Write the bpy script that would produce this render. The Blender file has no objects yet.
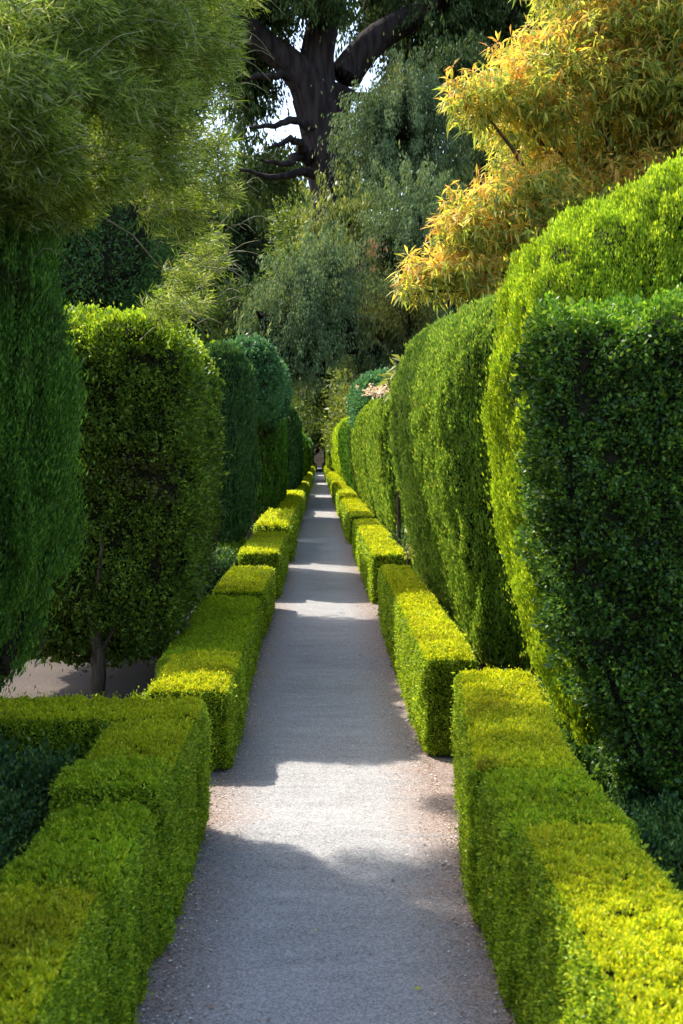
import bpy, math, random
import numpy as np
from mathutils import Vector

random.seed(7)
rng = np.random.default_rng(11)
F = 1100.0; H = 1.7; VX, VY = 319.0, 455.0
scene = bpy.context.scene
col = scene.collection
R = math.radians

def P(px, py, Y):                      # pixel of the survey photo + distance -> point in metres
    return np.array([(px-VX)/F*Y, Y, H-(py-VY)/F*Y])

# ------------------------------------------------------------------ materials
def new_mat(name):
    m = bpy.data.materials.new(name); m.use_nodes = True
    nt = m.node_tree; nt.nodes.clear()
    return m, nt, nt.nodes.new('ShaderNodeOutputMaterial')

def ramp(nt, stops, interp='LINEAR'):
    r = nt.nodes.new('ShaderNodeValToRGB'); r.color_ramp.interpolation = interp
    els = r.color_ramp.elements
    while len(els) < len(stops): els.new(0.5)
    for e, (p, c) in zip(els, stops):
        e.position = p; e.color = (c[0], c[1], c[2], 1)
    return r

def leaf_mat(name, cols, trans=0.38, rough=0.5, spec=0.25, patch=None, patch_scale=1.2, patch_lo=0.55, patch_hi=0.72, tmul=(1.25, 1.2, .6), gain=1.4):
    """leaf colour varies leaf by leaf, and in slow patches; light passes through the blades"""
    cols = [tuple(min(v*gain, .78) for v in c) for c in cols]
    m, nt, out = new_mat(name); L = nt.links
    geo = nt.nodes.new('ShaderNodeNewGeometry')
    n = len(cols)
    r = ramp(nt, [((i+.5)/n, c) for i, c in enumerate(cols)])
    L.new(geo.outputs['Random Per Island'], r.inputs[0])
    tc = nt.nodes.new('ShaderNodeTexCoord')
    nz = nt.nodes.new('ShaderNodeTexNoise'); nz.inputs['Scale'].default_value = 3.2; nz.inputs['Detail'].default_value = 3
    L.new(tc.outputs['Object'], nz.inputs['Vector'])
    hs = nt.nodes.new('ShaderNodeHueSaturation')
    mr = nt.nodes.new('ShaderNodeMapRange'); mr.inputs[1].default_value = .3; mr.inputs[2].default_value = .7
    mr.inputs[3].default_value = .8; mr.inputs[4].default_value = 1.2
    L.new(nz.outputs['Fac'], mr.inputs[0]); L.new(mr.outputs[0], hs.inputs['Value']); L.new(r.outputs[0], hs.inputs['Color'])
    colour = hs.outputs[0]
    if patch is not None:
        nz2 = nt.nodes.new('ShaderNodeTexNoise'); nz2.inputs['Scale'].default_value = patch_scale; nz2.inputs['Detail'].default_value = 4
        L.new(tc.outputs['Object'], nz2.inputs['Vector'])
        mr2 = nt.nodes.new('ShaderNodeMapRange'); mr2.inputs[1].default_value = patch_lo; mr2.inputs[2].default_value = patch_hi
        L.new(nz2.outputs['Fac'], mr2.inputs[0])
        mx = nt.nodes.new('ShaderNodeMixRGB'); mx.inputs[2].default_value = (*patch, 1)
        L.new(mr2.outputs[0], mx.inputs[0]); L.new(colour, mx.inputs[1]); colour = mx.outputs[0]
    b = nt.nodes.new('ShaderNodeBsdfPrincipled'); b.inputs['Roughness'].default_value = rough
    b.inputs['Specular IOR Level'].default_value = spec
    L.new(colour, b.inputs['Base Color'])
    t = nt.nodes.new('ShaderNodeBsdfTranslucent')
    mu = nt.nodes.new('ShaderNodeMixRGB'); mu.blend_type = 'MULTIPLY'; mu.inputs[0].default_value = 1
    mu.inputs[2].default_value = (*tmul, 1); L.new(colour, mu.inputs[1]); L.new(mu.outputs[0], t.inputs['Color'])
    ms = nt.nodes.new('ShaderNodeMixShader'); ms.inputs[0].default_value = trans
    L.new(b.outputs[0], ms.inputs[1]); L.new(t.outputs[0], ms.inputs[2]); L.new(ms.outputs[0], out.inputs[0])
    return m

def bark_mat(name, a, b_, scale=9, stretch=.18):
    m, nt, out = new_mat(name); L = nt.links
    tc = nt.nodes.new('ShaderNodeTexCoord'); mp = nt.nodes.new('ShaderNodeMapping'); mp.inputs['Scale'].default_value = (1, 1, stretch)
    nz = nt.nodes.new('ShaderNodeTexNoise'); nz.inputs['Scale'].default_value = scale; nz.inputs['Detail'].default_value = 6
    L.new(tc.outputs['Object'], mp.inputs[0]); L.new(mp.outputs[0], nz.inputs['Vector'])
    r = ramp(nt, [(.35, a), (.65, b_)]); L.new(nz.outputs['Fac'], r.inputs[0])
    b = nt.nodes.new('ShaderNodeBsdfPrincipled'); b.inputs['Roughness'].default_value = .9; b.inputs['Specular IOR Level'].default_value = .1
    bp = nt.nodes.new('ShaderNodeBump'); bp.inputs['Strength'].default_value = .9; bp.inputs['Distance'].default_value = .08
    L.new(nz.outputs['Fac'], bp.inputs['Height']); L.new(bp.outputs[0], b.inputs['Normal'])
    L.new(r.outputs[0], b.inputs['Base Color']); L.new(b.outputs[0], out.inputs[0])
    return m

M = {}
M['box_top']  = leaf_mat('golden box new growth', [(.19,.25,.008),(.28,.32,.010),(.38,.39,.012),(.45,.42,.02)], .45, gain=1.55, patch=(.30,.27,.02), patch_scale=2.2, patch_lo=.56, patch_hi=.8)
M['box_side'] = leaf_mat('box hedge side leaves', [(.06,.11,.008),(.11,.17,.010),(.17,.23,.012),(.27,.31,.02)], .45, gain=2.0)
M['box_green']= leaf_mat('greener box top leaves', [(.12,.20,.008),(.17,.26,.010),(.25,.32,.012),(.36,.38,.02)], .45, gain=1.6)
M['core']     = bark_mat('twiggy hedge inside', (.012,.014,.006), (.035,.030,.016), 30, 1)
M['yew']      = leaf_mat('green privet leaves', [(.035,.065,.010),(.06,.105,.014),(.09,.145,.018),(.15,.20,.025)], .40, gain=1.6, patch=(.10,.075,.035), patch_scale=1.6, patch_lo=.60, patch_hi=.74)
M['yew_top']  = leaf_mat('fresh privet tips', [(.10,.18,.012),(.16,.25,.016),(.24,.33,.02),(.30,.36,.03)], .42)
M['thuja']    = leaf_mat('olive thuja sprays', [(.06,.12,.015),(.10,.17,.022),(.15,.22,.028),(.23,.28,.04)], .40, gain=1.75, patch=(.09,.07,.02), patch_scale=1.2, patch_lo=.62, patch_hi=.8)
M['bright']   = leaf_mat('bright lime thuja sprays', [(.13,.21,.010),(.19,.28,.014),(.26,.35,.018),(.38,.44,.03)], .42, gain=1.5)
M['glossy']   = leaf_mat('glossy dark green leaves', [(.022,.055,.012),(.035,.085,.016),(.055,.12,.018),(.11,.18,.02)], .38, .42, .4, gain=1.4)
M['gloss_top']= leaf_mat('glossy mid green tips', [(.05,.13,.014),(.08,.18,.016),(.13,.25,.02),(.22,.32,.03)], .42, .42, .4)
M['cypress']  = leaf_mat('deep green cypress sprays', [(.020,.06,.008),(.034,.092,.011),(.058,.135,.014),(.10,.19,.02)], .34, gain=1.75, patch=(.05,.045,.02), patch_scale=3, patch_lo=.58, patch_hi=.72)
M['dark']     = leaf_mat('dark yew needles', [(.018,.05,.014),(.03,.075,.02),(.045,.105,.025),(.07,.14,.03)], .3)
M['blue']     = leaf_mat('blue green yew needles', [(.04,.12,.055),(.06,.16,.07),(.085,.20,.075),(.12,.24,.095)], .3, gain=1.15)
M['weep']     = leaf_mat('grey green drooping needles', [(.055,.095,.040),(.085,.13,.052),(.12,.17,.07),(.17,.20,.09)], .3, .7, .1, gain=1.25, patch=(.15,.15,.03), patch_scale=.28, patch_lo=.58, patch_hi=.72)
M['cedar']    = leaf_mat('dark cedar needles', [(.025,.05,.016),(.04,.075,.022),(.065,.10,.03),(.10,.14,.04)], .28, .7, .1, gain=1.05)
M['wood']     = leaf_mat('woodland leaves', [(.03,.06,.010),(.055,.09,.014),(.09,.13,.02),(.15,.18,.03)], .35, gain=1.4)
M['woodlt']   = leaf_mat('sunny woodland leaves', [(.08,.11,.02),(.13,.17,.03),(.19,.22,.04),(.26,.27,.07)], .40, gain=1.05)
M['amber']    = leaf_mat('autumn long leaves', [(.24,.27,.05),(.50,.43,.06),(.62,.43,.06),(.60,.27,.10),(.66,.50,.12),(.36,.36,.07),(.60,.46,.08),(.64,.36,.08),(.55,.30,.08)], .55, .5, .25, tmul=(1.2,1.05,.6), gain=1.2)
M['amberg']   = leaf_mat('green long leaves', [(.14,.20,.05),(.24,.30,.06),(.36,.38,.08),(.58,.48,.10)], .55, .5, .25, gain=1.25)
M['willow']   = leaf_mat('thin lime leaves', [(.05,.09,.015),(.09,.15,.02),(.14,.22,.03),(.24,.33,.04),(.34,.40,.09),(.36,.38,.18)], .5, .5, .25, gain=1.08, patch=(.10,.10,.025), patch_scale=2.5, patch_lo=.60, patch_hi=.78)
M['twig']     = bark_mat('pale twig bark', (.20,.19,.10), (.34,.32,.20), 20, .5)
M['bark']     = bark_mat('dark ridged bark', (.018,.013,.011), (.05,.037,.033), 5, .15)
M['stem']     = bark_mat('brown stem bark', (.05,.035,.025), (.13,.10,.07), 25, .2)
M['shrub']    = leaf_mat('bluish shrub leaves', [(.025,.065,.02),(.045,.10,.03),(.07,.14,.04),(.14,.22,.04)], .32, gain=1.1)
M['rust']     = leaf_mat('rusty dead foliage', [(.20,.08,.05),(.28,.12,.07),(.22,.14,.08)], .3, gain=1)
M['petal']    = leaf_mat('pale pink petals', [(.6,.42,.40),(.7,.6,.55)], .4, gain=1)

def ground_mats():
    m, nt, out = new_mat('dry soil'); L = nt.links
    tc = nt.nodes.new('ShaderNodeTexCoord')
    n1 = nt.nodes.new('ShaderNodeTexNoise'); n1.inputs['Scale'].default_value = 2.2; n1.inputs['Detail'].default_value = 8
    n2 = nt.nodes.new('ShaderNodeTexNoise'); n2.inputs['Scale'].default_value = 45; n2.inputs['Detail'].default_value = 4
    L.new(tc.outputs['Object'], n1.inputs['Vector']); L.new(tc.outputs['Object'], n2.inputs['Vector'])
    r = ramp(nt, [(.3, (.025,.016,.011)), (.55, (.055,.036,.025)), (.78, (.12,.085,.062))]); 
    ad = nt.nodes.new('ShaderNodeMath'); ad.operation = 'MULTIPLY_ADD'; ad.inputs[1].default_value = .5
    L.new(n2.outputs['Fac'], ad.inputs[0]); 
    h = nt.nodes.new('ShaderNodeMath'); h.operation = 'MULTIPLY'; h.inputs[1].default_value = .5; L.new(n1.outputs['Fac'], h.inputs[0]); L.new(h.outputs[0], ad.inputs[2])
    L.new(ad.outputs[0], r.inputs[0])
    b = nt.nodes.new('ShaderNodeBsdfPrincipled'); b.inputs['Roughness'].default_value = .95
    bp = nt.nodes.new('ShaderNodeBump'); bp.inputs['Distance'].default_value = .02; L.new(ad.outputs[0], bp.inputs['Height']); L.new(bp.outputs[0], b.inputs['Normal'])
    L.new(r.outputs[0], b.inputs['Base Color']); L.new(b.outputs[0], out.inputs[0]); M['soil'] = m
    # gravel path: fine grey grit, brown litter gathering along both edges
    m, nt, out = new_mat('grey grit path'); L = nt.links
    tc = nt.nodes.new('ShaderNodeTexCoord')
    def noise(s, d=5, src=None):
        n = nt.nodes.new('ShaderNodeTexNoise'); n.inputs['Scale'].default_value = s; n.inputs['Detail'].default_value = d
        L.new(src or tc.outputs['Object'], n.inputs['Vector']); return n.outputs['Fac']
    def math_(op, a, b=None, c=None):
        k = nt.nodes.new('ShaderNodeMath'); k.operation = op
        for i, v in enumerate((a, b, c)):
            if v is None: continue
            if isinstance(v, (int, float)): k.inputs[i].default_value = v
            else: L.new(v, k.inputs[i])
        return k.outputs[0]
    mp = nt.nodes.new('ShaderNodeMapping'); mp.inputs['Scale'].default_value = (.35, 1.3, 1); L.new(tc.outputs['Object'], mp.inputs[0])
    vor = nt.nodes.new('ShaderNodeTexVoronoi'); vor.inputs['Scale'].default_value = 190; L.new(tc.outputs['Object'], vor.inputs['Vector'])
    vc = nt.nodes.new('ShaderNodeSeparateColor'); L.new(vor.outputs['Color'], vc.inputs[0])
    nb = noise(1.4, 6, mp.outputs[0]); nm = noise(9, 6, mp.outputs[0]); nf = noise(60, 3)
    s = math_('MULTIPLY', vc.outputs[0], .40)
    s = math_('MULTIPLY_ADD', nf, .25, s); s = math_('MULTIPLY_ADD', nm, .30, s); s = math_('MULTIPLY_ADD', nb, .30, s)
    r = ramp(nt, [(.29, (.115,.110,.106)), (.49, (.235,.227,.22)), (.66, (.33,.32,.31)), (.9, (.47,.455,.44))]); L.new(s, r.inputs[0])
    sp = nt.nodes.new('ShaderNodeSeparateXYZ'); L.new(tc.outputs['Object'], sp.inputs[0])
    ax = math_('ABSOLUTE', math_('SUBTRACT', sp.outputs[0], .03))
    e = math_('MULTIPLY_ADD', nb, .35, ax); e = math_('MULTIPLY_ADD', nm, .30, e)
    mr = nt.nodes.new('ShaderNodeMapRange'); mr.inputs[1].default_value = .60; mr.inputs[2].default_value = .90; L.new(e, mr.inputs[0])
    gr = math_('MULTIPLY', mr.outputs[0], .9)
    rb = ramp(nt, [(.3, (.08,.052,.04)), (.55, (.19,.13,.105)), (.8, (.36,.27,.22))]); L.new(s, rb.inputs[0])
    mx = nt.nodes.new('ShaderNodeMixRGB'); L.new(gr, mx.inputs[0]); L.new(r.outputs[0], mx.inputs[1]); L.new(rb.outputs[0], mx.inputs[2])
    b = nt.nodes.new('ShaderNodeBsdfPrincipled'); b.inputs['Roughness'].default_value = .9; b.inputs['Specular IOR Level'].default_value = .25
    bp = nt.nodes.new('ShaderNodeBump'); bp.inputs['Distance'].default_value = .009; bp.inputs['Strength'].default_value = 1.0
    hh = math_('MULTIPLY_ADD', vc.outputs[1], .25, s)
    L.new(hh, bp.inputs['Height']); L.new(bp.outputs[0], b.inputs['Normal'])
    L.new(mx.outputs[0], b.inputs['Base Color']); L.new(b.outputs[0], out.inputs[0]); M['path'] = m
    m, nt, out = new_mat('ochre plaster'); L = nt.links
    tc = nt.nodes.new('ShaderNodeTexCoord'); n1 = nt.nodes.new('ShaderNodeTexNoise'); n1.inputs['Scale'].default_value = 1.5; n1.inputs['Detail'].default_value = 6
    L.new(tc.outputs['Object'], n1.inputs['Vector']); r = ramp(nt, [(.3, (.34,.20,.10)), (.7, (.50,.33,.19))]); L.new(n1.outputs['Fac'], r.inputs[0])
    b = nt.nodes.new('ShaderNodeBsdfPrincipled'); b.inputs['Roughness'].default_value = .9
    L.new(r.outputs[0], b.inputs['Base Color']); L.new(b.outputs[0], out.inputs[0]); M['ochre'] = m
ground_mats()

# ------------------------------------------------------------------ noise and meshes
def _hash(i, j, k, seed):
    with np.errstate(over='ignore'):
        h = (i.astype(np.int64)*374761393 + j.astype(np.int64)*668265263 + k.astype(np.int64)*2147483647 + seed*974711) & 0xffffffff
        h = ((h ^ (h >> 13)) * 1274126177) & 0xffffffff
        h = (h ^ (h >> 16)) & 0xffff
    return h/65535.0
def vnoise(p, scale=1.0, seed=0, aniso=(1, 1, 1)):
    q = p*scale*np.array(aniso); i = np.floor(q).astype(np.int64); f = q-i; f = f*f*(3-2*f)
    r = 0
    for a in (0, 1):
        for b in (0, 1):
            for c in (0, 1):
                w = (f[:, 0] if a else 1-f[:, 0])*(f[:, 1] if b else 1-f[:, 1])*(f[:, 2] if c else 1-f[:, 2])
                r = r+w*_hash(i[:, 0]+a, i[:, 1]+b, i[:, 2]+c, seed)
    return r*2-1
def norm(v): return v/np.maximum(np.linalg.norm(v, axis=1, keepdims=True), 1e-9)

def link_mesh(name, V, Q, mats, midx=None, parent=None, smooth=False):
    me = bpy.data.meshes.new(name); n = len(Q); k = Q.shape[1]
    me.vertices.add(len(V)); me.vertices.foreach_set('co', np.ascontiguousarray(V, dtype=np.float32).ravel())
    me.loops.add(n*k); me.loops.foreach_set('vertex_index', np.ascontiguousarray(Q, dtype=np.int32).ravel())
    me.polygons.add(n); me.polygons.foreach_set('loop_start', np.arange(0, n*k, k, dtype=np.int32))
    for m in mats: me.materials.append(m)
    if midx is not None: me.polygons.foreach_set('material_index', np.ascontiguousarray(midx, dtype=np.int32))
    if smooth: me.polygons.foreach_set('use_smooth', np.ones(n, dtype=bool))
    me.update(calc_edges=True)
    o = bpy.data.objects.new(name, me); col.objects.link(o)
    if parent is not None: o.parent = parent; o.matrix_parent_inverse = parent_inv(parent)
    return o
def parent_inv(p):
    from mathutils import Matrix
    return Matrix.Translation(-Vector(p.location))
def tag(o, label, cat, group=None, kind=None):
    if label: o['label'] = label
    if cat: o['category'] = cat
    if group: o['group'] = group
    if kind: o['kind'] = kind
    return o
def empty(name, loc, label, cat, group=None):
    o = bpy.data.objects.new(name, None); o.location = loc; o.empty_display_size = .2; col.objects.link(o)
    return tag(o, label, cat, group)

def rbox(x0, x1, y0, y1, z0, z1, r, res):
    """rounded box surface: V, outward N, quads"""
    hx, hy, hz = (x1-x0)/2, (y1-y0)/2, (z1-z0)/2; c = np.array([(x0+x1)/2, (y0+y1)/2, (z0+z1)/2])
    h = np.array([hx, hy, hz]); Vs = []; Ns = []; Qs = []; off = 0
    rr = np.minimum(np.array(r if hasattr(r, '__len__') else (r, r, r), float), h*.98)
    for ax in range(3):
        u, v = [a for a in range(3) if a != ax]
        nu = max(4, int(2*h[u]/res)); nv = max(4, int(2*h[v]/res))
        gu, gv = np.meshgrid(np.linspace(-1, 1, nu+1), np.linspace(-1, 1, nv+1), indexing='ij')
        for s in (-1, 1):
            p = np.zeros((gu.size, 3)); p[:, u] = gu.ravel()*h[u]; p[:, v] = gv.ravel()*h[v]; p[:, ax] = s*h[ax]
            q = np.clip(p, -(h-rr), h-rr); d = norm((p-q)/rr)
            Vs.append(c+q+d*rr); Ns.append(norm(d/rr))
            ii, jj = np.meshgrid(np.arange(nu), np.arange(nv), indexing='ij')
            a = (ii*(nv+1)+jj).ravel()+off
            quad = np.stack([a, a+nv+1, a+nv+2, a+1], 1)
            flip = (s > 0) ^ (np.cross(np.eye(3)[u], np.eye(3)[v])[ax] > 0)
            if flip: quad = quad[:, ::-1]
            Qs.append(quad); off += gu.size
    return np.concatenate(Vs), np.concatenate(Ns), np.concatenate(Qs)

def leaves(p, a, b, L, W, fold=0.0, shape=0):
    """one quad per leaf (shape 0) or two folded quads (shape 1)"""
    n = len(p); L = np.asarray(L).reshape(-1, 1)*np.ones((n, 1)); W = np.asarray(W).reshape(-1, 1)*np.ones((n, 1))
    nn = np.cross(a, b)
    if shape == 0:
        V = np.stack([p, p+a*L*.5+b*W*.5, p+a*L, p+a*L*.5-b*W*.5], 1).reshape(-1, 3)
        return V, np.arange(4*n).reshape(-1, 4)
    mid = p+a*L*.5
    V = np.stack([p, mid+b*W*.5+nn*W*.22, p+a*L-np.array([0, 0, 1])*L*fold, mid-b*W*.5+nn*W*.22, mid-nn*W*.05], 1).reshape(-1, 3)
    k = np.arange(n)[:, None]*5
    return V, np.concatenate([k+np.array([[0, 1, 2, 4]]), k+np.array([[0, 4, 2, 3]])])

CAM = np.array([0, 0, H])
def scatter(V, Q, px=4.0, Lmin=.012, aspect=.5, cover=3.0, style='box', rough=.02, clump=(14, .5, (1, 1, 1)), holes=(), back=.22, outb=.4, seed=0, gap=.0, dens=None):
    """leaves over a surface, sized by distance so that the count stays bounded"""
    A, B, C, D = V[Q[:, 0]], V[Q[:, 1]], V[Q[:, 2]], V[Q[:, 3]]
    n = np.cross(C-A, D-B); ar = np.linalg.norm(n, axis=1)/2; n = norm(n); c = (A+B+C+D)/4
    dist = np.linalg.norm(c-CAM, axis=1)
    Lf = np.maximum(Lmin, px*dist/F)
    facing = ((CAM-c)*n).sum(1)/dist
    w = ar/(Lf*Lf*aspect*.5)*cover*np.where(facing > -.12, 1, back)
    w = np.where((c[:, 2] < .02), w*.2, w)
    if dens is not None: w = w*dens(c)
    cnt = rng.poisson(w); idx = np.repeat(np.arange(len(Q)), cnt); N = len(idx)
    u, v = rng.random((2, N, 1))
    p = A[idx]*(1-u)*(1-v)+B[idx]*u*(1-v)+C[idx]*u*v+D[idx]*(1-u)*v; nn = n[idx]
    Lf = Lf[idx]*np.where(facing[idx] > -.12, 1, 1.8)*rng.uniform(.7, 1.3, N)
    cs, ca, an = clump
    f1 = vnoise(p, cs, seed, an); f2 = vnoise(p, cs*2.3, seed+5, an)
    f = f1*.65+f2*.35
    disp = rough*(f*2.2)*ca*2 + rough*rng.uniform(-1, .6, N)
    keep = f > -1+gap+rng.random(N)*.15
    for (hc, hr, hd) in holes:
        q = (p-np.array(hc))/np.array(hr); s = np.linalg.norm(q, axis=1)+.35*vnoise(p, 9, seed+9)
        inh = np.clip(1.15-s, 0, 1)
        disp = disp-inh*hd*.8; keep &= rng.random(N) > inh*.9
    disp = disp+np.where(rng.random(N) < .03, rng.uniform(0, 2.2, N)*max(rough, .014), 0)      # stray shoots
    p = p+nn*disp[:, None]
    keep &= p[:, 2] > .004
    p, nn, Lf, f = p[keep], nn[keep], Lf[keep], f[keep]; N = len(p)
    rnd = rng.normal(size=(N, 3))
    if style == 'box':
        a = norm(nn*.75+rnd*.55+np.array([0, 0, .35]))
    elif style == 'spray':
        a = norm(nn*.35+rnd*.25+np.array([0, 0, 1.0]))
    elif style == 'weep':
        a = norm(nn*.25+rnd*.28+np.array([0, 0, -1.0]))
    else:
        a = norm(nn*.4+rnd)
    b = norm(np.cross(a, nn*outb*2+rng.normal(size=(N, 3))))
    p = p-a*(Lf*.35)[:, None]
    return p, a, b, Lf, nn

def hedge(name, box, r, mats, label, cat='hedge', group=None, warp=None, lump=(.03, 2.0), res=None, parent=None, top=None, core_in=.05, aspect=.5, sc=None, seed=None, toplevel=True):
    """a clipped hedge body: twiggy inside + leaves; mats = (side, top, core)"""
    seed = seed if seed is not None else int(rng.integers(1000))
    x0, x1, y0, y1, z0, z1 = box
    res = res or max(.05, min(.35, y0/70))
    V, N, Q = rbox(x0, x1, y0, y1, z0, z1, r, res)
    amp, ls = lump
    V = V+N*(amp*(vnoise(V, ls, seed)+.5*vnoise(V, ls*2.6, seed+1)))[:, None]
    W = V if warp is None else warp(V)
    kw = dict(sc or {}); kw.setdefault('rough', .02); kw['seed'] = seed
    kw['aspect'] = aspect
    p, a, b, L, nn = scatter(W, Q, **kw)
    lv, lq = leaves(p, a, b, L, L*aspect)
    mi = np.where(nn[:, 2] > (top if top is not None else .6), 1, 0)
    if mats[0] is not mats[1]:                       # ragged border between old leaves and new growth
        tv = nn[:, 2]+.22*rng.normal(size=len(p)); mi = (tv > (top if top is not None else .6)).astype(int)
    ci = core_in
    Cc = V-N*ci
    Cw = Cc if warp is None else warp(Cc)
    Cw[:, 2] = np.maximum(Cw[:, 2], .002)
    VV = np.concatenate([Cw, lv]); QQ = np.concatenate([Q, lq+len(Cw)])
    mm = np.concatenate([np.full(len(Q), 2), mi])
    o = link_mesh(name, VV, QQ, list(mats), mm, parent)
    if toplevel: tag(o, label, cat, group)
    COUNT[0] += len(lq)
    return o
COUNT = [0]

def tube(path, radii, seg=10, bump=0, seed=0):
    path = np.array(path, float); radii = np.array(radii, float); n = len(path)
    t = np.gradient(path, axis=0); t = norm(t); V = []
    for i in range(n):
        up = np.array([0, 0, 1.0]) if abs(t[i, 2]) < .9 else np.array([1.0, 0, 0])
        u = np.cross(t[i], up); u /= np.linalg.norm(u); v = np.cross(t[i], u)
        th = np.linspace(0, 2*np.pi, seg, endpoint=False)
        rr = radii[i]*(1+bump*np.sin(th*5+seed)+bump*.6*np.sin(th*3+i*.7))
        V.append(path[i]+np.outer(np.cos(th)*rr, u)+np.outer(np.sin(th)*rr, v))
    V = np.concatenate(V); Q = []
    for i in range(n-1):
        for j in range(seg):
            a = i*seg+j; b = i*seg+(j+1) % seg; Q.append((a, b, b+seg, a+seg))
    return V, np.array(Q)
def curve_pts(pts, n=14, jit=0, seed=0):
    pts = np.array(pts, float); t = np.linspace(0, len(pts)-1, n); out = []
    for tt in t:
        i = min(int(tt), len(pts)-2); f = tt-i
        p0 = pts[max(i-1, 0)]; p1 = pts[i]; p2 = pts[i+1]; p3 = pts[min(i+2, len(pts)-1)]
        out.append(.5*((2*p1)+(-p0+p2)*f+(2*p0-5*p1+4*p2-p3)*f*f+(-p0+3*p1-3*p2+p3)*f**3))
    out = np.array(out)
    if jit:
        r = np.random.default_rng(seed); out[1:-1] += r.normal(size=(n-2, 3))*jit
    return out
def limb(name, pts, r0, r1, mat, parent, n=14, jit=0, seg=10, bump=.06, seed=0):
    p = curve_pts(pts, n, jit, seed)
    V, Q = tube(p, np.linspace(r0, r1, n), seg, bump, seed)
    return link_mesh(name, V, Q, [mat], None, parent, smooth=True)
def merge(parts):
    Vs, Qs, off = [], [], 0
    for V, Q in parts: Vs.append(V); Qs.append(Q+off); off += len(V)
    return np.concatenate(Vs), np.concatenate(Qs)

# ------------------------------------------------------------------ setting
def sheet(name, x0, x1, y0, y1, z, mat, nx=1, ny=1):
    gx, gy = np.meshgrid(np.linspace(x0, x1, nx+1), np.linspace(y0, y1, ny+1), indexing='ij')
    V = np.stack([gx.ravel(), gy.ravel(), np.full(gx.size, z)], 1)
    ii, jj = np.meshgrid(np.arange(nx), np.arange(ny), indexing='ij'); a = (ii*(ny+1)+jj).ravel()
    o = link_mesh(name, V, np.stack([a, a+ny+1, a+ny+2, a+1], 1), [mat]); o['kind'] = 'structure'; return o
sheet('ground', -400, 400, -60, 700, 0, M['soil'])
sheet('path', -.72, .78, -4, 150, .004, M['path'])

# ------------------------------------------------------------------ small box hedges along the path
def skew(y0, y1, dx0, dx1, lean=0.0, z1=.6, dz0=0, dz1=0):
    def w(V):
        V = V.copy(); t = np.clip((V[:, 1]-y0)/(y1-y0), -.1, 1.1)
        V[:, 0] += dx0*(1-t)+dx1*t
        V[:, 2] += (dz0*(1-t)+dz1*t)*np.clip(V[:, 2]/z1, 0, 1)
        return V
    return w
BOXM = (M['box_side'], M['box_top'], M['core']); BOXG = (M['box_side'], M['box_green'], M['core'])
GL, GR = 'low box hedges left of the path', 'low box hedges right of the path'
SB = dict(px=2.6, cover=3.3, rough=.011, clump=(34, .55, (1, 1, .6)), back=.3, gap=.06)
def small(box, label, side, mats=BOXM, warp=None, r=.045, top=.6, sc=None, lump=(.014, 4.5)):
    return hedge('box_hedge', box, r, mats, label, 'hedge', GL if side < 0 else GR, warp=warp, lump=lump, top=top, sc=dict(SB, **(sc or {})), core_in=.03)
# left side
small((-.90,-.585,1.9,3.03,0,.525), 'yellowish box hedge cut off by the bottom left corner of the photo', -1, r=.05)
small((-.89,-.555,3.00,3.70,0,.525), 'deep green low box hedge at left, just behind the yellowish corner hedge', -1, BOXG)
small((-.90,-.535,3.69,3.99,0,.60), 'short green box hedge step at left with a shaded grey-green front', -1, BOXG)
small((-.88,-.515,3.98,4.63,0,.585), 'green box hedge at left joining the hedge that turns away from the path', -1)
small((-2.3,-.505,4.62,5.0,0,.60), 'bright yellow box hedge running crosswise into the bed, in front of the cypress', -1)
small((-.93,-.475,5.86,6.93,0,.455), 'bright golden box hedge block at left with a brown speckled front face', -1, r=.05)
small((-1.02,-.50,6.92,10.15,0,.40), 'long low green box hedge beside the big square-cut hedge at left', -1, BOXG, warp=skew(6.9,10.15,0,-.03), top=.6)
small((-.98,-.50,10.1,12.2,0,.46), 'box hedge at left with a yellow-green cube-like top behind the long low one', -1)
small((-.95,-.47,12.9,16.2,0,.56), 'box hedge at left of the path with bright upper edge beside the little grey shrubs', -1)
small((-1.0,-.47,17.3,21.5,0,.60), 'box hedge at left with loose spiky pale shoots on its top', -1, sc=dict(rough=.03))
# right side
small((.595,.92,1.9,3.32,0,.60), 'wide golden-topped box hedge filling the bottom right corner of the photo', 1, r=.05)
small((.575,.95,3.31,3.90,0,.585), 'narrow yellow-green box hedge step between the corner hedge and the curving hedge at right', 1, BOXG, sc=dict(holes=[((.83,3.62,.58),(.05,.04,.06),.1)]))
small((.56,.95,3.89,5.65,0,.60), 'curving bright box hedge at right beside the sunny patch of path', 1, warp=skew(3.9,5.65,-.02,.15), r=.06)
small((.585,.90,6.15,11.2,0,.575), 'long golden box hedge at right with a dark speckled end face', 1, warp=skew(6.1,11.2,0,.03))
small((.60,1.0,12.5,19.0,0,.58), 'long bright box hedge at right beside the tall narrow clipped columns', 1)
far_names = ['third', 'fourth', 'fifth', 'sixth', 'seventh', 'eighth', 'ninth', 'tenth']
yl = [(22.3,29.5,.56),(30.5,38.5,.58),(39.5,47,.52),(48.5,56,.60),(57.5,68,.55),(70,84,.62),(86,104,.58),(106,130,.6)]
yr = [(20.8,28.5,.57),(29.8,37,.60),(38,46.5,.57),(47.5,58,.62),(60,73,.58),(75,92,.62),(94,112,.58),(114,132,.62)]
ord_ = ['nearest', 'second', 'third', 'fourth', 'fifth', 'sixth', 'seventh', 'farthest']
for i, (a, b, h) in enumerate(yl):
    small((-1.0,-.47,a,b,0,h), '%s of the tiny distant box hedges in the row left of the path' % ord_[i], -1, lump=(.03, 1.5), sc=dict(px=2.8), r=.08)
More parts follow.
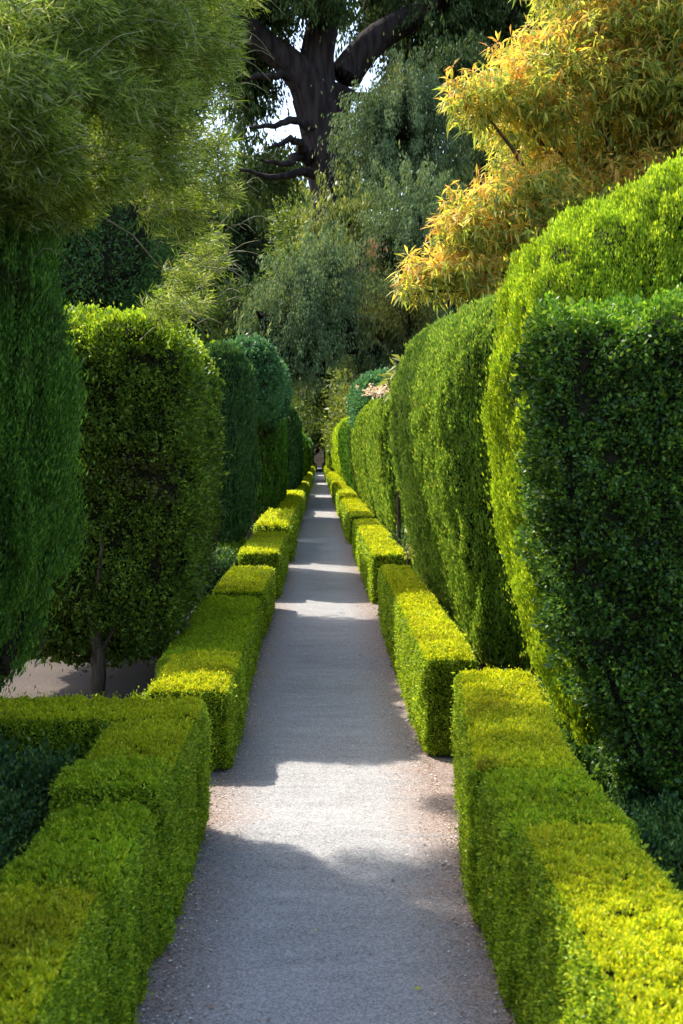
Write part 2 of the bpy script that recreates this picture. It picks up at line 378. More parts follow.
for i, (a, b, h) in enumerate(yr):
    small((.56,1.05,a,b,0,h), '%s of the tiny distant box hedges in the row right of the path' % ord_[i], 1, lump=(.03, 1.5), sc=dict(px=2.8), r=.08)

# low planting inside the left bed
def shrub(name, box, mat, label, cat='shrub', group=None, px=5, r=.15, rough=.05, lump=(.08, 2.6), style='box'):
    return hedge(name, box, r, (mat, mat, M['core']), label, cat, group, lump=lump, top=.6, core_in=.10,
                 sc=dict(px=px, cover=2.6, rough=rough, clump=(9, .6, (1, 1, 1)), style=style, back=.3))
shrub('low_shrub', (-2.3,-.93,2.7,4.60,0,.50), M['shrub'], 'dark bluish leafy shrub filling the bed beside the left corner hedge', px=5)
shrub('low_shrub', (-1.35,-1.03,12.0,13.6,0,.50), M['shrub'], 'small grey-green shrub between box hedges and the dark column at left', px=3.5, rough=.03)
shrub('low_shrub', (-1.55,-1.05,14.2,15.6,0,.55), M['box_side'], 'small yellow-green shrub at the foot of the dark column at left', px=3.5, rough=.03)
shrub('low_shrub', (.98,1.5,12.8,15.2,0,.62), M['shrub'], 'loose green shrub between the long box hedge and the tall hedges at right', px=3.5, rough=.06)
shrub('low_shrub', (1.02,2.6,2.2,4.55,0,.26), M['dark'], 'low dark ground cover in the shade behind the right corner hedge', px=5, rough=.04)
shrub('low_shrub', (1.12,1.7,4.6,7.6,0,.22), M['dark'], 'low dark ground cover under the lime domed hedge at right', px=4.5, rough=.04)
for (x, y, s, lab) in ((-1.12,5.55,.07,'tiny leafy plant behind the crosswise yellow hedge, beside the dark stem'), (-.98,5.75,.05,'tiny leafy plant in the soil next to the bright golden block')):
    shrub('small_plant', (x-s,x+s,y-s,y+s,0,.46), M['yew_top'], lab, 'plant', px=5, r=.05, rough=.06)

# ------------------------------------------------------------------ tall clipped hedges
def taper(prof, cx, yc=None):
    """x (and y) drawn in towards the foot: prof = [(z, factor)...] about the centre line cx"""
    zs, fs = zip(*prof)
    def w(V):
        V = V.copy(); k = np.interp(V[:, 2], zs, fs)
        V[:, 0] = cx+(V[:, 0]-cx)*k
        if yc is not None: V[:, 1] = yc+(V[:, 1]-yc)*(1-(1-k)*.6)
        return V
    return w
def tall(name, box, r, mats, label, stems=(), group='tall clipped hedges', **k):
    x0, x1, y0, y1, z0, z1 = box
    e = empty(name, ((x0+x1)/2, (y0+y1)/2, 0), label, 'hedge', group)
    hedge('foliage', box, r, mats, None, parent=e, toplevel=False, **k)
    for i, (sx, sy, sr) in enumerate(stems):
        limb('stem', [(sx, sy, -.02), (sx+.03, sy+.02, .3), (sx-.04, sy, .75), (sx+.05, sy+.05, 1.2)], sr, sr*.6, M['stem'], e, n=9, seg=8, seed=i)
        for s in range(4):
            ang = s*1.7+i; 
            limb('branch', [(sx, sy, .3+.12*s), (sx+.12*math.cos(ang), sy+.12*math.sin(ang), .5+.12*s), (sx+.28*math.cos(ang), sy+.28*math.sin(ang), .8+.12*s)], sr*.4, sr*.15, M['stem'], e, n=6, seg=6, seed=s)
    return e
SPR = dict(px=3.7, cover=3.0, rough=.024, clump=(17, .75, (1, 1, .3)), style='spray', back=.2)
BX = dict(px=4.4, cover=3.0, rough=.045, clump=(10, .6, (1, 1, 1)), style='box', back=.2)

# left: square-cut privet with stems
def sq_w(V):
    V = V.copy(); z = V[:, 2]; t = np.clip((V[:, 1]-7.4)/3.2, 0, 1)
    k = np.interp(z, [.15, .5, .9, 1.4, 9], [.60, .78, .92, 1, 1]); V[:, 0] = -1.5+(V[:, 0]+1.5)*k-.11*t
    V[:, 2] = z-.12*np.clip((V[:, 0]+1.15)/.35, 0, 1)*np.clip((z-1.6)/1, 0, 1)
    return V
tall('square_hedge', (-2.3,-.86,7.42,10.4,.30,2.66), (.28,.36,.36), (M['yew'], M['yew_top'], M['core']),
     'big square-cut green hedge at left with bare brown hole and dark stem below',
     stems=[(-1.52,7.46,.055),(-1.25,8.6,.04)], warp=sq_w, lump=(.06, 1.7), top=.35,
     sc=dict(BX, holes=[((-1.12,7.42,1.56),(.17,.2,.05),.11),((-1.27,7.42,1.70),(.20,.2,.035),.10),((-1.1,7.45,2.34),(.22,.2,.05),.07),((-1.6,7.42,1.35),(.10,.2,.06),.08),((-1.0,7.42,1.47),(.08,.2,.05),.1)]))
# left: near cypress of several upright plumes
e = empty('cypress', (-1.75,5.75,0), 'dark green column of upright cypress plumes at the left edge of the photo', 'tree')
plumes = [(-1.57,5.25,.23,3.0,.15),(-1.42,5.40,.13,2.6,.5),(-1.86,5.20,.28,3.4,.2),(-1.68,5.50,.30,3.6,.2),(-1.50,5.58,.14,3.2,.4),(-2.2,5.5,.36,3.8,.2)]
Vc, Qc, off = [], [], 0
for (cx, cy, rr, zt, z0) in plumes:
    V, N, Q = rbox(cx-rr, cx+rr, cy-rr, cy+rr, z0, zt, (rr*.96, rr*.96, .5), .07)
    V = V+N*(.05*vnoise(V, 3, 4, (1, 1, .5))+.11*vnoise(V, 9, 5, (1, 1, .12)))[:, None]
    k = np.interp(V[:, 2], [.1, .25, .67, 1.15, 1.7, 2.3, 9], [.15, .25, .60, .88, 1.0, .92, .88]); V[:, 0] = cx+.04-.44*(1-k)+(V[:, 0]-cx)*k; V[:, 1] = cy+(V[:, 1]-cy)*k
    Vc.append((V, N, Q))
parts_v, parts_q, mi, off = [], [], [], 0
for (V, N, Q) in Vc:
    p, a, b, L, nn = scatter(V, Q, px=5, aspect=.22, cover=3.2, rough=.055, clump=(11, .9, (1, 1, .22)), style='spray', back=.3)
    lv, lq = leaves(p, a, b, L, L*.28)
    core = V-N*.09
    for vv, qq, m_ in ((core, Q, 1), (lv, lq, 0)):
        parts_v.append(vv); parts_q.append(qq+off); mi.append(np.full(len(qq), m_)); off += len(vv)
link_mesh('foliage', np.concatenate(parts_v), np.concatenate(parts_q), [M['cypress'], M['core']], np.concatenate(mi), e)
for i, (cx, cy, rr) in enumerate(((-1.72,5.4,.07),(-1.8,5.5,.06),(-1.92,5.45,.07))):
    limb('trunk', [(cx, cy, -.05), (cx+.04, cy, .5), (cx+.12, cy, 1.0), (cx+.2, cy, 2)], rr, rr*.5, M['stem'], e, n=8, seg=8, seed=i)

tall('square_hedge', (-2.9,-1.60,1.2,4.75,.1,3.15), (.22,.3,.18), (M['dark'], M['dark'], M['core']),
     'tall dark hedge just outside the left edge, casting its shadow over the nearest path', lump=(.06, 1.7), sc=dict(BX, px=9), res=.12, stems=[(-2.4,3.6,.06)])
tall('dark_column', (-1.75,-1.0,14.2,17.2,.45,3.08), (.3,.3,.25), (M['dark'], M['dark'], M['core']),
     'dark green clipped column in front of the blue-green dome at left', warp=taper([(.3,.8),(1,1),(4,1)], -1.4), lump=(.06, 1.5), sc=dict(SPR, px=3.8), aspect=.35,
     stems=[(-1.4,15,.05)])
tall('dome_topiary', (-1.9,-.70,18.5,23.5,2.35,3.72), (.55,.8,.6), (M['blue'], M['blue'], M['core']),
     'blue-green rounded dome rising above the dark columns at left', lump=(.08, 1.2), sc=dict(BX, px=3.4), stems=())
o_ = bpy.data.objects['dome_topiary']; limb('trunk', [(-1.3,21,-.1),(-1.3,21,1.2),(-1.3,21,2.8)], .12, .08, M['stem'], o_, n=6, seg=8)
tall('dark_column', (-1.9,-.92,22.5,31,.3,2.85), (.3,.5,.3), (M['cypress'], M['cypress'], M['core']),
     'deep green ribbed hedge directly under the blue-green dome at left', warp=taper([(.3,.85),(1,1),(4,1)], -1.4), lump=(.12, 1.0), sc=dict(SPR, px=3.6), aspect=.35)
tall('dark_column', (-1.7,-.72,34.5,45,.3,3.25), (.4,.6,.4), (M['dark'], M['dark'], M['core']),
     'darkest tall hedge at left, last large one before the far end', warp=taper([(.3,.85),(1,1),(4,1)], -1.3), lump=(.12, .8), sc=dict(SPR, px=3.4), aspect=.35)
for i, (a, b, h, lab) in enumerate(((48,64,2.75,'small distant bluish hedge on the left behind the darkest tall one'), (68,90,2.5,'tiny distant dark hedge on the left near the ochre wall'), (95,125,3.0,'tiniest distant hedge on the left, next to the ochre wall'))):
    tall('distant_hedge', (-1.8,-.78,a,b,.2,h), (.4,.6,.4), (M['cypress'], M['blue'], M['core']), lab, lump=(.15, .6), sc=dict(SPR, px=3.2), aspect=.35)

# right
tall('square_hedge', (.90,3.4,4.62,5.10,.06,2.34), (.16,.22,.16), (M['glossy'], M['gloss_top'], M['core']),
     'dark glossy square hedge at the right edge with a sunlit left rim', stems=[(1.75,5.0,.06),(2.3,5.0,.06)],
     warp=taper([(.05,.58),(.24,.66),(.63,.82),(.98,.915),(1.5,.98),(3,1.0)], 2.3), lump=(.06, 1.8), top=.22, sc=dict(BX, px=5.2, rough=.04, clump=(9, .7, (1, 1, 1))), aspect=.55)
def dome_w(V):
    V = V.copy(); x = V[:, 0]; z = V[:, 2]
    drop = np.interp(x, [.95, 1.04, 1.25, 1.56, 1.89, 2.6], [.80, .60, .40, .23, .10, 0])
    V[:, 2] = z-drop*np.clip((z-1.2)/2.3, 0, 1)
    k = np.interp(z, [.2, .6, 1.0, 1.6, 9], [.68, .82, .92, 1, 1]); V[:, 0] = 2.2+(V[:, 0]-2.2)*k
    return V
tall('domed_hedge', (.94,4.2,5.15,6.2,.1,3.26), (.18,.6,.7), (M['bright'], M['bright'], M['core']),
     'bright lime domed hedge top rising behind the dark glossy hedge at right', warp=dome_w, lump=(.03, 1.6), sc=dict(SPR, px=4.2, cover=3.0, rough=.03, clump=(12,.7,(1,1,.4))), aspect=.38, stems=[(2.4,5.8,.07)])
def r2_w(V):
    V = V.copy(); y = V[:, 1]; z = V[:, 2].copy(); t = np.clip((y-7.7)/5.4, 0, 1)
    V[:, 2] = z+(.34*t-np.interp(V[:, 0], [.83, .95, 1.07, 1.3, 1.6], [.55, .38, .2, .04, 0]))*np.clip((z-1.2)/1.6, 0, 1)
    k = np.interp(z, [.1, .3, .64, 1.17, 1.9, 9], [.70, .75, .81, .89, 1, 1]); V[:, 0] = 2.1+(V[:, 0]-2.1)*k
    return V
tall('clipped_hedge', (.83,3.0,7.75,12.9,.08,2.86), (.34,.40,.40), (M['thuja'], M['thuja'], M['core']),
     'tall olive-green fine-leaved hedge at right with a small brown hole in its front', warp=r2_w, lump=(.028, 1.5),
     sc=dict(SPR, px=3.6, holes=[((1.17,7.72,1.32),(.09,.2,.09),.12),((1.27,7.72,1.05),(.07,.2,.05),.08)], gap=.12), aspect=.42, stems=[(1.9,8.8,.06),(1.7,11,.05)])
TAP = [(.1, .68), (.64, .80), (1.17, .90), (1.9, 1), (9, 1)]
tall('clipped_hedge', (.88,2.2,15.8,20.6,.35,2.62), (.35,.4,.35), (M['thuja'], M['thuja'], M['core']),
     'tall rounded clipped hedge at right with ribbed sunny side and dark front', warp=taper(TAP, 1.9), lump=(.035, 1.3), sc=dict(SPR, px=3.2), aspect=.35, stems=[(1.6,17,.05)])
tall('clipped_hedge', (.86,2.2,21.6,30.5,.35,2.78), (.4,.6,.5), (M['thuja'], M['yew_top'], M['core']),
     'pale round-shouldered clipped hedge at right, left of the ribbed one', warp=taper(TAP, 1.9), lump=(.04, 1.0), sc=dict(SPR, px=3.2), aspect=.35)
tall('clipped_hedge', (.84,2.2,34,44,.35,2.85), (.4,.6,.4), (M['cypress'], M['thuja'], M['core']),
     'dark green tall hedge at right between two paler ones', warp=taper(TAP, 1.9), lump=(.1, .8), sc=dict(SPR, px=3.4), aspect=.35)
tall('clipped_hedge', (.80,2.4,47,66,.35,3.2), (.6,1.2,.7), (M['bright'], M['bright'], M['core']),
     'distant bright lime rounded hedge at right, just before the far end', warp=taper(TAP, 1.9), lump=(.14, .6), sc=dict(SPR, px=3.2), aspect=.35)
for a, b, h, m_, lab in ((70,88,3.1,'yew','tiny distant green hedge at right beyond the lime one'), (92,128,3.3,'bright','tiniest distant hedge at right, next to the ochre wall')):
    tall('distant_hedge', (.78,2.4,a,b,.2,h), (.5,.8,.6), (M[m_], M[m_], M['core']), lab, lump=(.15, .5), sc=dict(SPR, px=3.2), aspect=.35)
tall('dome_topiary', (.80,2.1,24,28,2.0,3.60), (.7,1.2,.7), (M['blue'], M['blue'], M['core']),
     'blue-green low dome peeping over the clipped hedges at right', lump=(.08, 1.0), sc=dict(BX, px=3.4))
o_ = bpy.data.objects['dome_topiary.001']; limb('trunk', [(1.4,26,-.1),(1.4,26,1.2),(1.4,26,2.6)], .12, .08, M['stem'], o_, n=6, seg=8)

# yellow leafy plant and pinkish blossom over the right hedges
def sprig_leaves(cent, nper, L, W, droop=.5, spread=1.0, upb=.2, fold=.15, seed=0, jl=.3):
    n = len(cent); p = np.repeat(cent, nper, 0); N = len(p)
    a = norm(rng.normal(size=(N, 3))*spread+np.array([0, 0, upb-droop]))
    b = norm(np.cross(a, rng.normal(size=(N, 3))*.5+np.array([0, 0, 1])))
    return leaves(p+a*L*.05, a, b, L*rng.uniform(1-jl, 1+jl, N), W*rng.uniform(.8, 1.2, N), fold, 1)
c = P(399, 380, 13.6)+rng.normal(size=(26, 3))*np.array([.07, .2, .13])
V, Q = sprig_leaves(c, 7, .19, .045, droop=-.3, fold=.2)
e = empty('broadleaf_plant', (c[0][0], 13.6, 0), 'yellow long-leaved plant sprouting between two clipped hedges at right', 'plant')
link_mesh('leaves', V, Q, [M['woodlt']], None, e)
limb('stem', [(1.0,13.6,0),(.98,13.6,1.5),tuple(c.mean(0))], .03, .015, M['stem'], e, n=7, seg=6)
c = np.array([P(382,391,16.5)])+rng.normal(size=(60, 3))*np.array([.16, .4, .05])
V, Q = sprig_leaves(c, 5, .06, .035, droop=-.4)
e = empty('flowering_shrub', (.95, 16.5, 0), 'pale pink blossom sprays on top of the ribbed hedge at right', 'shrub')
link_mesh('blossom', V, Q, [M['petal']], None, e)
limb('stem', [(1.1,16.5,0),(1.0,16.5,1.5),tuple(c.mean(0))], .03, .015, M['stem'], e, n=7, seg=6)
c = np.array([[.99,12.3,.72]])+rng.normal(size=(10, 3))*np.array([.05, .1, .08])
V, Q = sprig_leaves(c, 6, .12, .035, droop=-.3)
e = empty('small_plant', (.99, 12.3, 0), 'small yellow-leaved plant at the foot of the olive hedge at right', 'plant')
link_mesh('leaves', V, Q, [M['woodlt']], None, e); limb('stem', [(.99,12.3,0),(.99,12.3,.7)], .01, .006, M['stem'], e, n=4, seg=5)

# ------------------------------------------------------------------ autumn tree behind the right hedges
e = empty('autumn_tree', (4.6,15.5,0), 'yellow and orange long-leaved tree above the right hedges', 'tree')
trunk = limb('trunk', [(4.6,15.5,-.1),(4.5,15.4,1.5),(4.35,15.3,3.2),(4.2,15.2,4.6)], .22, .12, M['stem'], e, n=12, seg=12)
clumps = [(478,98,26,14),(515,92,32,14.3),(556,58,34,14.6),(598,34,38,15),(648,22,42,15),(700,20,45,15),(545,118,30,14.4),(598,92,40,14.8),(655,85,42,15),(710,95,45,15),
          (592,148,36,15.5),(650,142,38,15.5),(705,160,45,15.5),(528,188,30,14),(488,206,28,13.8),(462,228,24,13.6),(432,272,24,13.4),(462,268,26,13.6),(502,240,32,13.8),(548,220,34,14.2),
          (598,200,34,14.6),(652,190,34,14.8),(414,286,12,13.2),(486,290,20,13.6),(540,262,28,14.2),(590,-20,45,15.2),(660,-40,50,15.5),(610,250,40,15),(520,60,20,15.2),(560,165,28,15),(540,150,34,16.6),(600,130,50,17),(670,120,50,17),(580,200,40,16.8),(650,220,45,16.8),(560,90,40,16.6),(520,215,34,16),(500,125,18,15.5),(640,60,40,16.8)]
amb, grn = [], []
for i, (px, py, rp, Y) in enumerate(clumps):
    c0 = P(px, py, Y); rr = rp/F*Y
    n = int(360*(rr/.45)**2)
    d = norm(rng.normal(size=(n, 3))); rad = rng.uniform(.2, 1.75, n)**.7
    c = c0+d*rad[:, None]*np.array([1.1, 1.2, .72])*rr
    c += .12*rr*rng.normal(size=c.shape)
    up = (c[:, 2]-c0[2])/rr+.25*rng.normal(size=n)
    up = up-.45*(vnoise(c, 1.6, 77) > .05); amb.append(c[up > .08]); grn.append(c[up <= .08])
    b0 = np.array([4.3, 15.3, 3.4+.5*random.random()])
    mid = (b0+c0)/2+np.array([0, 0, .15])
    limb('branch', [b0, mid, c0+np.array([0, 0, -.1])], .055, .014, M['stem'], e, n=9, jit=.03, seg=6, seed=i)
V, Q = sprig_leaves(np.concatenate(amb), 6, .15, .030, droop=.6, fold=.2, jl=.45)
V2, Q2 = sprig_leaves(np.concatenate(grn), 6, .15, .030, droop=.7, fold=.2, jl=.45)
link_mesh('crown', np.concatenate([V, V2]), np.concatenate([Q, Q2+len(V)]), [M['amber'], M['amberg']], np.concatenate([np.zeros(len(Q)), np.ones(len(Q2))]), e)

# ------------------------------------------------------------------ fine-leaved tree hanging in from the upper left
e = empty('weeping_tree', (-3.4,6.6,0), 'lime green fine-leaved tree arching in over the upper left corner', 'tree')
limb('trunk', [(-3.4,6.6,-.1),(-3.3,6.5,1.6),(-3.1,6.3,3.0),(-2.7,6.0,4.4)], .16, .08, M['stem'], e, n=12, seg=12)
cl = [(20,30,60,4.6),(80,20,60,4.8),(140,30,60,5.2),(195,30,48,5.6),(30,100,60,4.5),(95,95,60,4.9),(150,95,55,5.3),(200,85,42,5.7),(222,60,20,5.8),
      (40,160,45,4.7),(100,160,52,5.1),(155,160,52,5.5),(200,150,40,5.9),(215,190,26,6.0),(175,215,40,6.0),(200,235,26,6.2),(185,275,26,6.4),
      (165,305,26,6.7),(60,200,40,5.4),(20,195,40,5.0),(-30,60,70,4.8),(-30,150,60,5.0),(60,-40,80,5.0),(150,-40,80,5.4),(215,-30,60,5.9),(192,300,20,6.9),(10,150,55,6.2),(62,150,48,6.3),(95,120,45,6.4),(205,262,22,6.6)]
ps, As = [], []; br = []
for i, (px, py, rp, Y) in enumerate(cl):
    c0 = P(px, py, Y); rr = rp/F*Y
    n = int(6000*(rp/50)**2)
    d = norm(rng.normal(size=(n, 3))); rad = rng.uniform(0, 1, n)**.45
    off_ = d*rad[:, None]*np.array([1.0, 1.3, .85])*rr
    fw = norm(np.array([[.75, .1, -.15]]))                       # shoots sweep outwards to the right and droop
    strand = vnoise(c0+off_, 9, 31+i)[:, None]
    a = norm(fw*.8+rng.normal(size=(n, 3))*.75+np.array([.2, 0, -.5])*strand)
    kp = vnoise(c0+off_, 7, 90)+.6*vnoise(c0+off_, 17, 91) > -.28+.5*(rad-.75)
    off_ = off_[kp]; a = a[kp]; n = len(a)
    ps.append(c0+off_); As.append(a)
    b0 = np.array([-3.0+.2*random.random(), 6.2, 3.0+.8*random.random()])
    br.append((b0, c0, rr, i))
p = np.concatenate(ps); a = np.concatenate(As); n = len(p)
b = norm(np.cross(a, rng.normal(size=(n, 3))+np.array([0, 0, .6])))
L = rng.uniform(.025, .095, n)
V, Q = leaves(p, a, b, L, L*.04+.003, .1, 0); willowVQ = (V, Q)
for (b0, c0, rr, i) in br:
    if i % 2 == 0:
        mid = (b0+c0)/2+np.array([0, 0, .25])
        limb('branch', [b0, mid, c0], .014, .003, M['twig'], e, n=12, jit=.02, seg=5, bump=0, seed=i)
tw = []
for i in range(260):
    px, py, rp, Y = cl[int(rng.integers(len(cl)))]; c0 = P(px, py, Y)+rng.normal(size=3)*.12
    d = norm(np.array([[.9, -.1, .0]])+rng.normal(size=(1, 3))*.45)[0]; l = rng.uniform(.12, .30)
    tw.append(tube(curve_pts([c0, c0+d*l*.5+np.array([0, 0, .02]), c0+d*l+np.array([0, 0, -.03])], 6), np.linspace(.0035, .0012, 6), 4))
V, Q = merge([willowVQ]+tw); link_mesh('crown', V, Q, [M['willow'], M['twig']], np.where(np.arange(len(Q)) < len(willowVQ[1]), 0, 1), e)

# ------------------------------------------------------------------ old conifer and its weeping neighbours in the distance
def foliage_cloud(name, lobes, mats, parent=None, label=None, cat='tree', group=None, style='weep', px=4.0, cover=1.6, rough=.35, clump=(1.1, .8, (1, 1, .35)), core_in=.6, aspect=.35, lump=(.35, .5), gap=0.0, core=True, res=.6, shell=1):
    vs, qs, ms, off = [], [], [], 0
    for k, (x0, x1, y0, y1, Y, dy, *alt) in enumerate(lobes):      # lobe by extent
        a_ = P(x0, y1, Y); b_ = P(x1, y0, Y)
        rx = (b_[0]-a_[0])/2; rz = (b_[2]-a_[2])/2
        V, N, Q = rbox(a_[0], b_[0], Y-dy, Y+dy, a_[2], b_[2], (rx*.95, dy*.95, min(rz*.95, rx*1.1)), res)
        s = 50+k*7+int(rng.integers(50))
        V = V+N*(lump[0]*(vnoise(V, lump[1], s)+.6*vnoise(V, lump[1]*2.5, s+1)))[:, None]
        for sh in range(shell):
            p, a, b, L, nn = scatter(V-N*sh*rough*.7, Q, px=px, aspect=aspect, cover=cover, rough=rough, clump=clump, style=style, back=.25, seed=s, gap=gap)
            lv, lq = leaves(p, a, b, L, L*aspect)
            mi = np.full(len(lq), 2 if alt else 0)
            vs.append(lv); qs.append(lq+off); ms.append(mi); off += len(lv)
        if core and not alt:
            C = V-N*core_in; vs.append(C); qs.append(Q+off); ms.append(np.ones(len(Q))); off += len(C)
    o = link_mesh(name, np.concatenate(vs), np.concatenate(qs), [mats, M['core'], M['rust']], np.concatenate(ms), parent)
    if label: tag(o, label, cat, group)
    return o

e = empty('old_cedar', tuple(P(392,455,45)*np.array([1,1,0])), 'huge old conifer with a thick dark forked trunk at the top centre', 'tree')
def PT(*a): return [P(x, y, Y) for x, y, Y in a]
base = P(392, 455, 45); base[2] = -.2
limb('trunk', [base, P(384,380,45), P(352,260,45), P(330,150,45), P(316,95,45)], 1.25, .95, M['bark'], e, n=22, seg=20, bump=.05)
limb('limb', PT((322,130,44.8),(308,85,44.6),(285,60,44.4),(262,42,44),(240,10,43.5)), .85, .35, M['bark'], e, n=16, seg=12)
limb('limb', PT((328,130,45.2),(342,80,45.4),(372,42,45.8),(420,12,46),(470,-30,46)), .8, .4, M['bark'], e, n=16, seg=12)
limb('limb', PT((320,110,45),(318,60,45),(328,0,45),(330,-60,45)), .8, .5, M['bark'], e, n=12, seg=12)
for i, pts in enumerate((((318,150,44.8),(300,120,44),(275,125,43),(250,128,42)), ((325,178,44.8),(300,172,44),(275,178,43),(240,170,42)), ((305,85,44.8),(285,75,44),(262,78,43),(232,74,42)),
                         ((345,95,45),(362,96,44),(380,100,43),(400,110,42)), ((318,160,44.8),(302,150,44),(290,138,43),(270,148,42)), ((340,170,44.8),(372,160,44),(410,150,43),(440,165,42)),
                         ((310,160,44.5),(295,155,44),(288,165,43.5),(262,160,43)))):
    limb('bough', PT(*pts), .24, .06, M['bark'], e, n=14, jit=.06, seg=7, seed=i)
foliage_cloud('crown', [(205,300,-60,52,46,4),(285,350,-80,30,43,2.5),(340,420,-90,22,50,4),(400,480,-60,45,47,3.5),(440,545,-70,70,49,4),(500,600,-70,38,52,4),(420,500,45,115,44,3),
                        (235,262,40,120,47,2),(380,470,30,85,50,3),(480,560,60,150,50,4),(228,300,150,200,50,2)],
              M['cedar'], e, px=4.6, cover=1.5, rough=.55, lump=(.6, .5), gap=.28, core=True, core_in=1.1)
# weeping conifers: three draped masses
foliage_cloud('weeping_conifer', [(356,400,100,205,38,1.6),(366,436,76,165,39,1.8),(402,446,98,190,39.5,1.6)], M['weep'], None,
              'grey-green weeping conifer mass draped to the right of the thick dark trunk', 'tree', 'weeping conifers', px=3.7, cover=2.4, rough=.5, core_in=.7)
wc = foliage_cloud('weeping_conifer', [(388,440,190,280,34,1.5),(378,410,215,330,34.5,1.2),(392,432,280,400,33,1.3),(352,384,300,390,33.5,1),(369,378,234,264,30.4,.14,1)], M['weep'], None,
              'grey-green weeping conifer with a rusty dead spray, left of the autumn tree', 'tree', 'weeping conifers', px=3.7, cover=2.4, rough=.5, core_in=.7)
foliage_cloud('weeping_conifer', [(282,322,258,345,31,1.2),(312,352,244,320,32,1.2),(266,292,292,372,31,.9),(326,350,300,372,31.5,.8),(296,322,330,392,31.2,.8),(254,272,330,395,30.6,.7)], M['weep'], None,
              'grey-green weeping conifer draped above the path between the two rows of hedges', 'tree', 'weeping conifers', px=3.6, cover=2.4, rough=.45, core_in=.7)
foliage_cloud('conifer', [(322,372,196,240,36,1.3),(302,330,218,256,35.5,.9)], M['woodlt'], None,
              'brownish olive conifer bough between the trunk and the lower weeping conifers', 'tree', None, px=4.2, cover=1.6, rough=.4, core_in=.6, gap=.1)
foliage_cloud('yew_tree', [(30,185,130,345,12.5,1.0),(-60,90,-10,350,13,1.2),(40,205,-40,180,13.5,1.2)], M['dark'], None, 'dark brownish yew behind the square-cut hedge, under the lime fine-leaved tree', 'tree', px=5, cover=1.6, rough=.18, style='box', lump=(.2, 1.2), core_in=.3, res=.3, gap=.1)
# shrubs and woodland closing the view
foliage_cloud('shrub', [(262,301,400,470,112,5),(285,350,385,441,115,5),(344,380,370,462,58,3),(365,410,350,450,50,3)], M['woodlt'], None, 'yellow-green bushes at the far end above the path', 'shrub', px=4.2, cover=1.5, style='box', rough=.5, lump=(.5, .5), gap=.15, core_in=.7)
foliage_cloud('evergreen_tree', [(240,304,330,462,125,8),(215,290,290,470,122,8),(290,345,330,440,128,7)], M['wood'], None, 'mid green evergreen at left of the far end behind the weeping conifer', 'tree', px=4.2, cover=1.4, style='box', rough=.7, lump=(.8, .3), gap=.1, core_in=1)
foliage_cloud('evergreen_tree', [(395,470,180,440,60,5),(440,560,120,440,62,5)], M['cedar'], None, 'dark evergreen behind the autumn tree', 'tree', px=4.6, cover=1.4, style='weep', rough=.7, lump=(.8, .3), gap=.1, core_in=1)
foliage_cloud('evergreen_tree', [(150,235,190,460,130,9),(90,190,240,460,132,9),(225,305,165,455,134,9)], M['cedar'], None, 'dark shadowy evergreen at left beneath the dead boughs', 'tree', px=4.6, cover=1.4, style='box', rough=.7, lump=(.8, .3), gap=.1, core_in=1)
foliage_cloud('evergreen_tree', [(338,400,250,460,70,5),(290,345,205,425,72,5)], M['wood'], None, 'shaded evergreen filling the gap behind the weeping conifers', 'tree', px=4.4, cover=1.4, style='box', rough=.7, lump=(.8, .3), gap=.05, core_in=1)
o = foliage_cloud('woodland', [(-250,60,200,462,150,10),(40,180,260,462,150,10),(160,300,330,462,160,10),(334,480,330,462,160,10),(460,700,240,462,150,10),(680,950,220,462,150,10),(296,342,350,446,175,8)], M['wood'], None, px=4.6, cover=1.4, style='box', rough=1.2, lump=(1.5, .15), core_in=2, res=1.5)
o['kind'] = 'stuff'
# ochre wall at the far end
w = empty('garden_wall', (0,152,0), 'ochre plaster wall closing the far end of the path', 'wall')
V, N, Q = rbox(-3,3.2,152,152.5,0,3.1,.02,1); link_mesh('wall_face', V, Q, [M['ochre']], None, w)
V, N, Q = rbox(-3.1,3.3,151.9,152.6,3.1,3.25,.02,1); link_mesh('coping', V, Q, [M['ochre']], None, w)

# ------------------------------------------------------------------ litter on the path
n = 20000
y = rng.uniform(2.6, 22, n)**1.0; side = rng.random(n)
ed = np.abs(rng.normal(0, 1, n))*np.where(rng.random(n) < .55, .045, .13); x = np.where(side < .45, -.53+ed, .62-ed); mid = rng.random(n) < .06
x = np.where(mid, rng.uniform(-.5, .58, n), x)
p = np.stack([x, y, np.full(n, .008)], 1); a = rng.normal(size=(n, 3)); a[:, 2] *= .15; a = norm(a); up = np.array([0, 0, 1.0])+rng.normal(size=(n, 3))*.3
b = norm(np.cross(a, up)); L = rng.uniform(.006, .018, n); big = rng.random(n) < .01; L = np.where(big, rng.uniform(.022, .035, n), L)
V, Q = leaves(p, a, b, L, L*.45); V[:, 2] = np.maximum(V[:, 2], .006)
M['litter'] = leaf_mat('dry fallen leaves', [(.16,.09,.06),(.26,.17,.12),(.42,.33,.26),(.12,.07,.05),(.6,.56,.5),(.22,.15,.11)], .1)
o = link_mesh('leaf_litter', V, Q, [M['litter']]); o['kind'] = 'stuff'; o['label'] = 'dry leaf litter along the path edges'
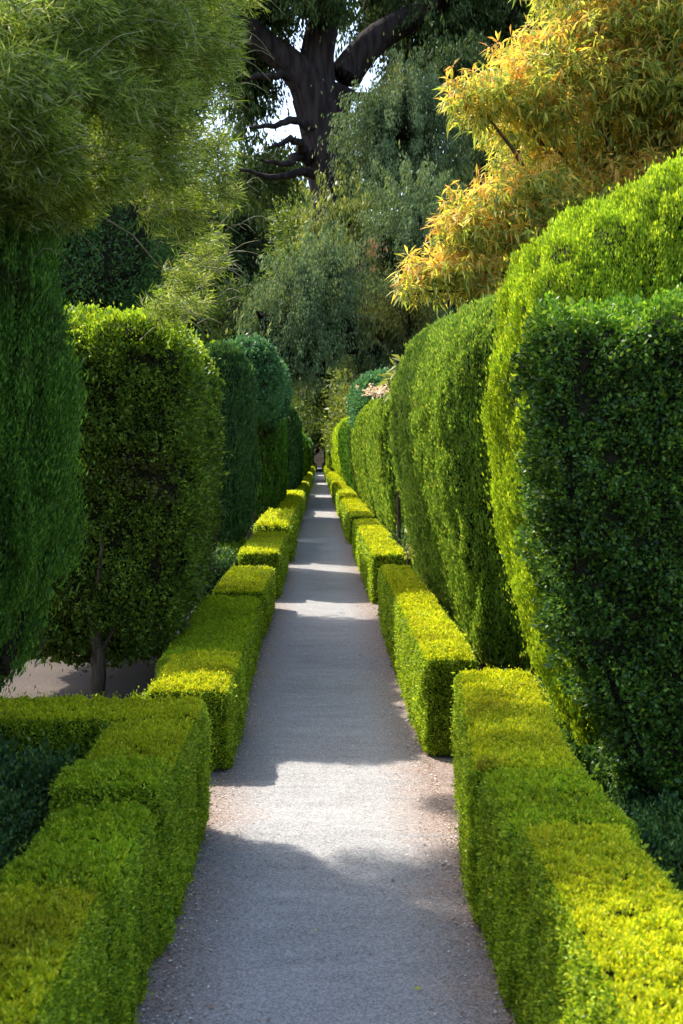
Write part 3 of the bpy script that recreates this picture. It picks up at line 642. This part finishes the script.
for (px, py, L, ang, lab) in ((413,993,.035,.2,'single green fallen leaf on the shaded path near the bottom right'), (315,935,.02,1.2,'single small green fallen leaf in the middle of the shaded path')):
    Y = H*F/(py-VY); X = (px-VX)/F*Y
    V, Q = leaves(np.array([[X, Y, .012]]), np.array([[math.cos(ang), math.sin(ang), .05]]), np.array([[-math.sin(ang), math.cos(ang), .1]]), [L], [L*.4], .05, 1)
    tag(link_mesh('fallen_leaf', V, Q, [M['box_top']]), lab, 'leaf', 'green fallen leaves')

# ------------------------------------------------------------------ light
AZ, EL = R(48), R(51)
s = Vector((-math.sin(AZ)*math.cos(EL), math.cos(AZ)*math.cos(EL), math.sin(EL)))
sun = bpy.data.lights.new('Sun', 'SUN'); sun.energy = 2.9; sun.angle = R(.9); sun.color = (1, .95, .86)
so = bpy.data.objects.new('Sun', sun); so.rotation_euler = s.to_track_quat('Z', 'Y').to_euler(); so.location = (-20, 30, 40); col.objects.link(so)
w = bpy.data.worlds.new('World'); scene.world = w; w.use_nodes = True; nt = w.node_tree
bg = nt.nodes['Background']; sky = nt.nodes.new('ShaderNodeTexSky'); sky.sky_type = 'NISHITA'; sky.sun_disc = False
sky.sun_elevation = EL; sky.sun_rotation = 2*math.pi-AZ; sky.dust_density = 2.0; sky.ozone_density = 1.0
nt.links.new(sky.outputs[0], bg.inputs[0]); bg.inputs[1].default_value = .15

cam = bpy.data.cameras.new('Camera'); cam.lens = F*36/1024; cam.sensor_width = 36; cam.clip_end = 3000; cam.clip_start = .05
cam.shift_x = (341.5-VX)/1024; cam.shift_y = -(512-VY)/1024
cam.dof.use_dof = True; cam.dof.focus_distance = 9.0; cam.dof.aperture_fstop = 6.5
co = bpy.data.objects.new('Camera', cam); co.location = (0, 0, H); co.rotation_euler = (R(90), 0, 0); col.objects.link(co); scene.camera = co

vs = scene.view_settings; vs.view_transform = 'Standard'; vs.look = 'None'; vs.exposure = 1.72; vs.gamma = 1
c = scene.cycles; c.max_bounces = 6; c.diffuse_bounces = 3; c.glossy_bounces = 2; c.transmission_bounces = 4; c.transparent_max_bounces = 4
c.use_denoising = True; c.sample_clamp_indirect = 6; c.caustics_reflective = False; c.caustics_refractive = False
print('leaf quads in hedges', COUNT[0], 'total', sum(len(o.data.polygons) for o in scene.objects if o.type == 'MESH'))
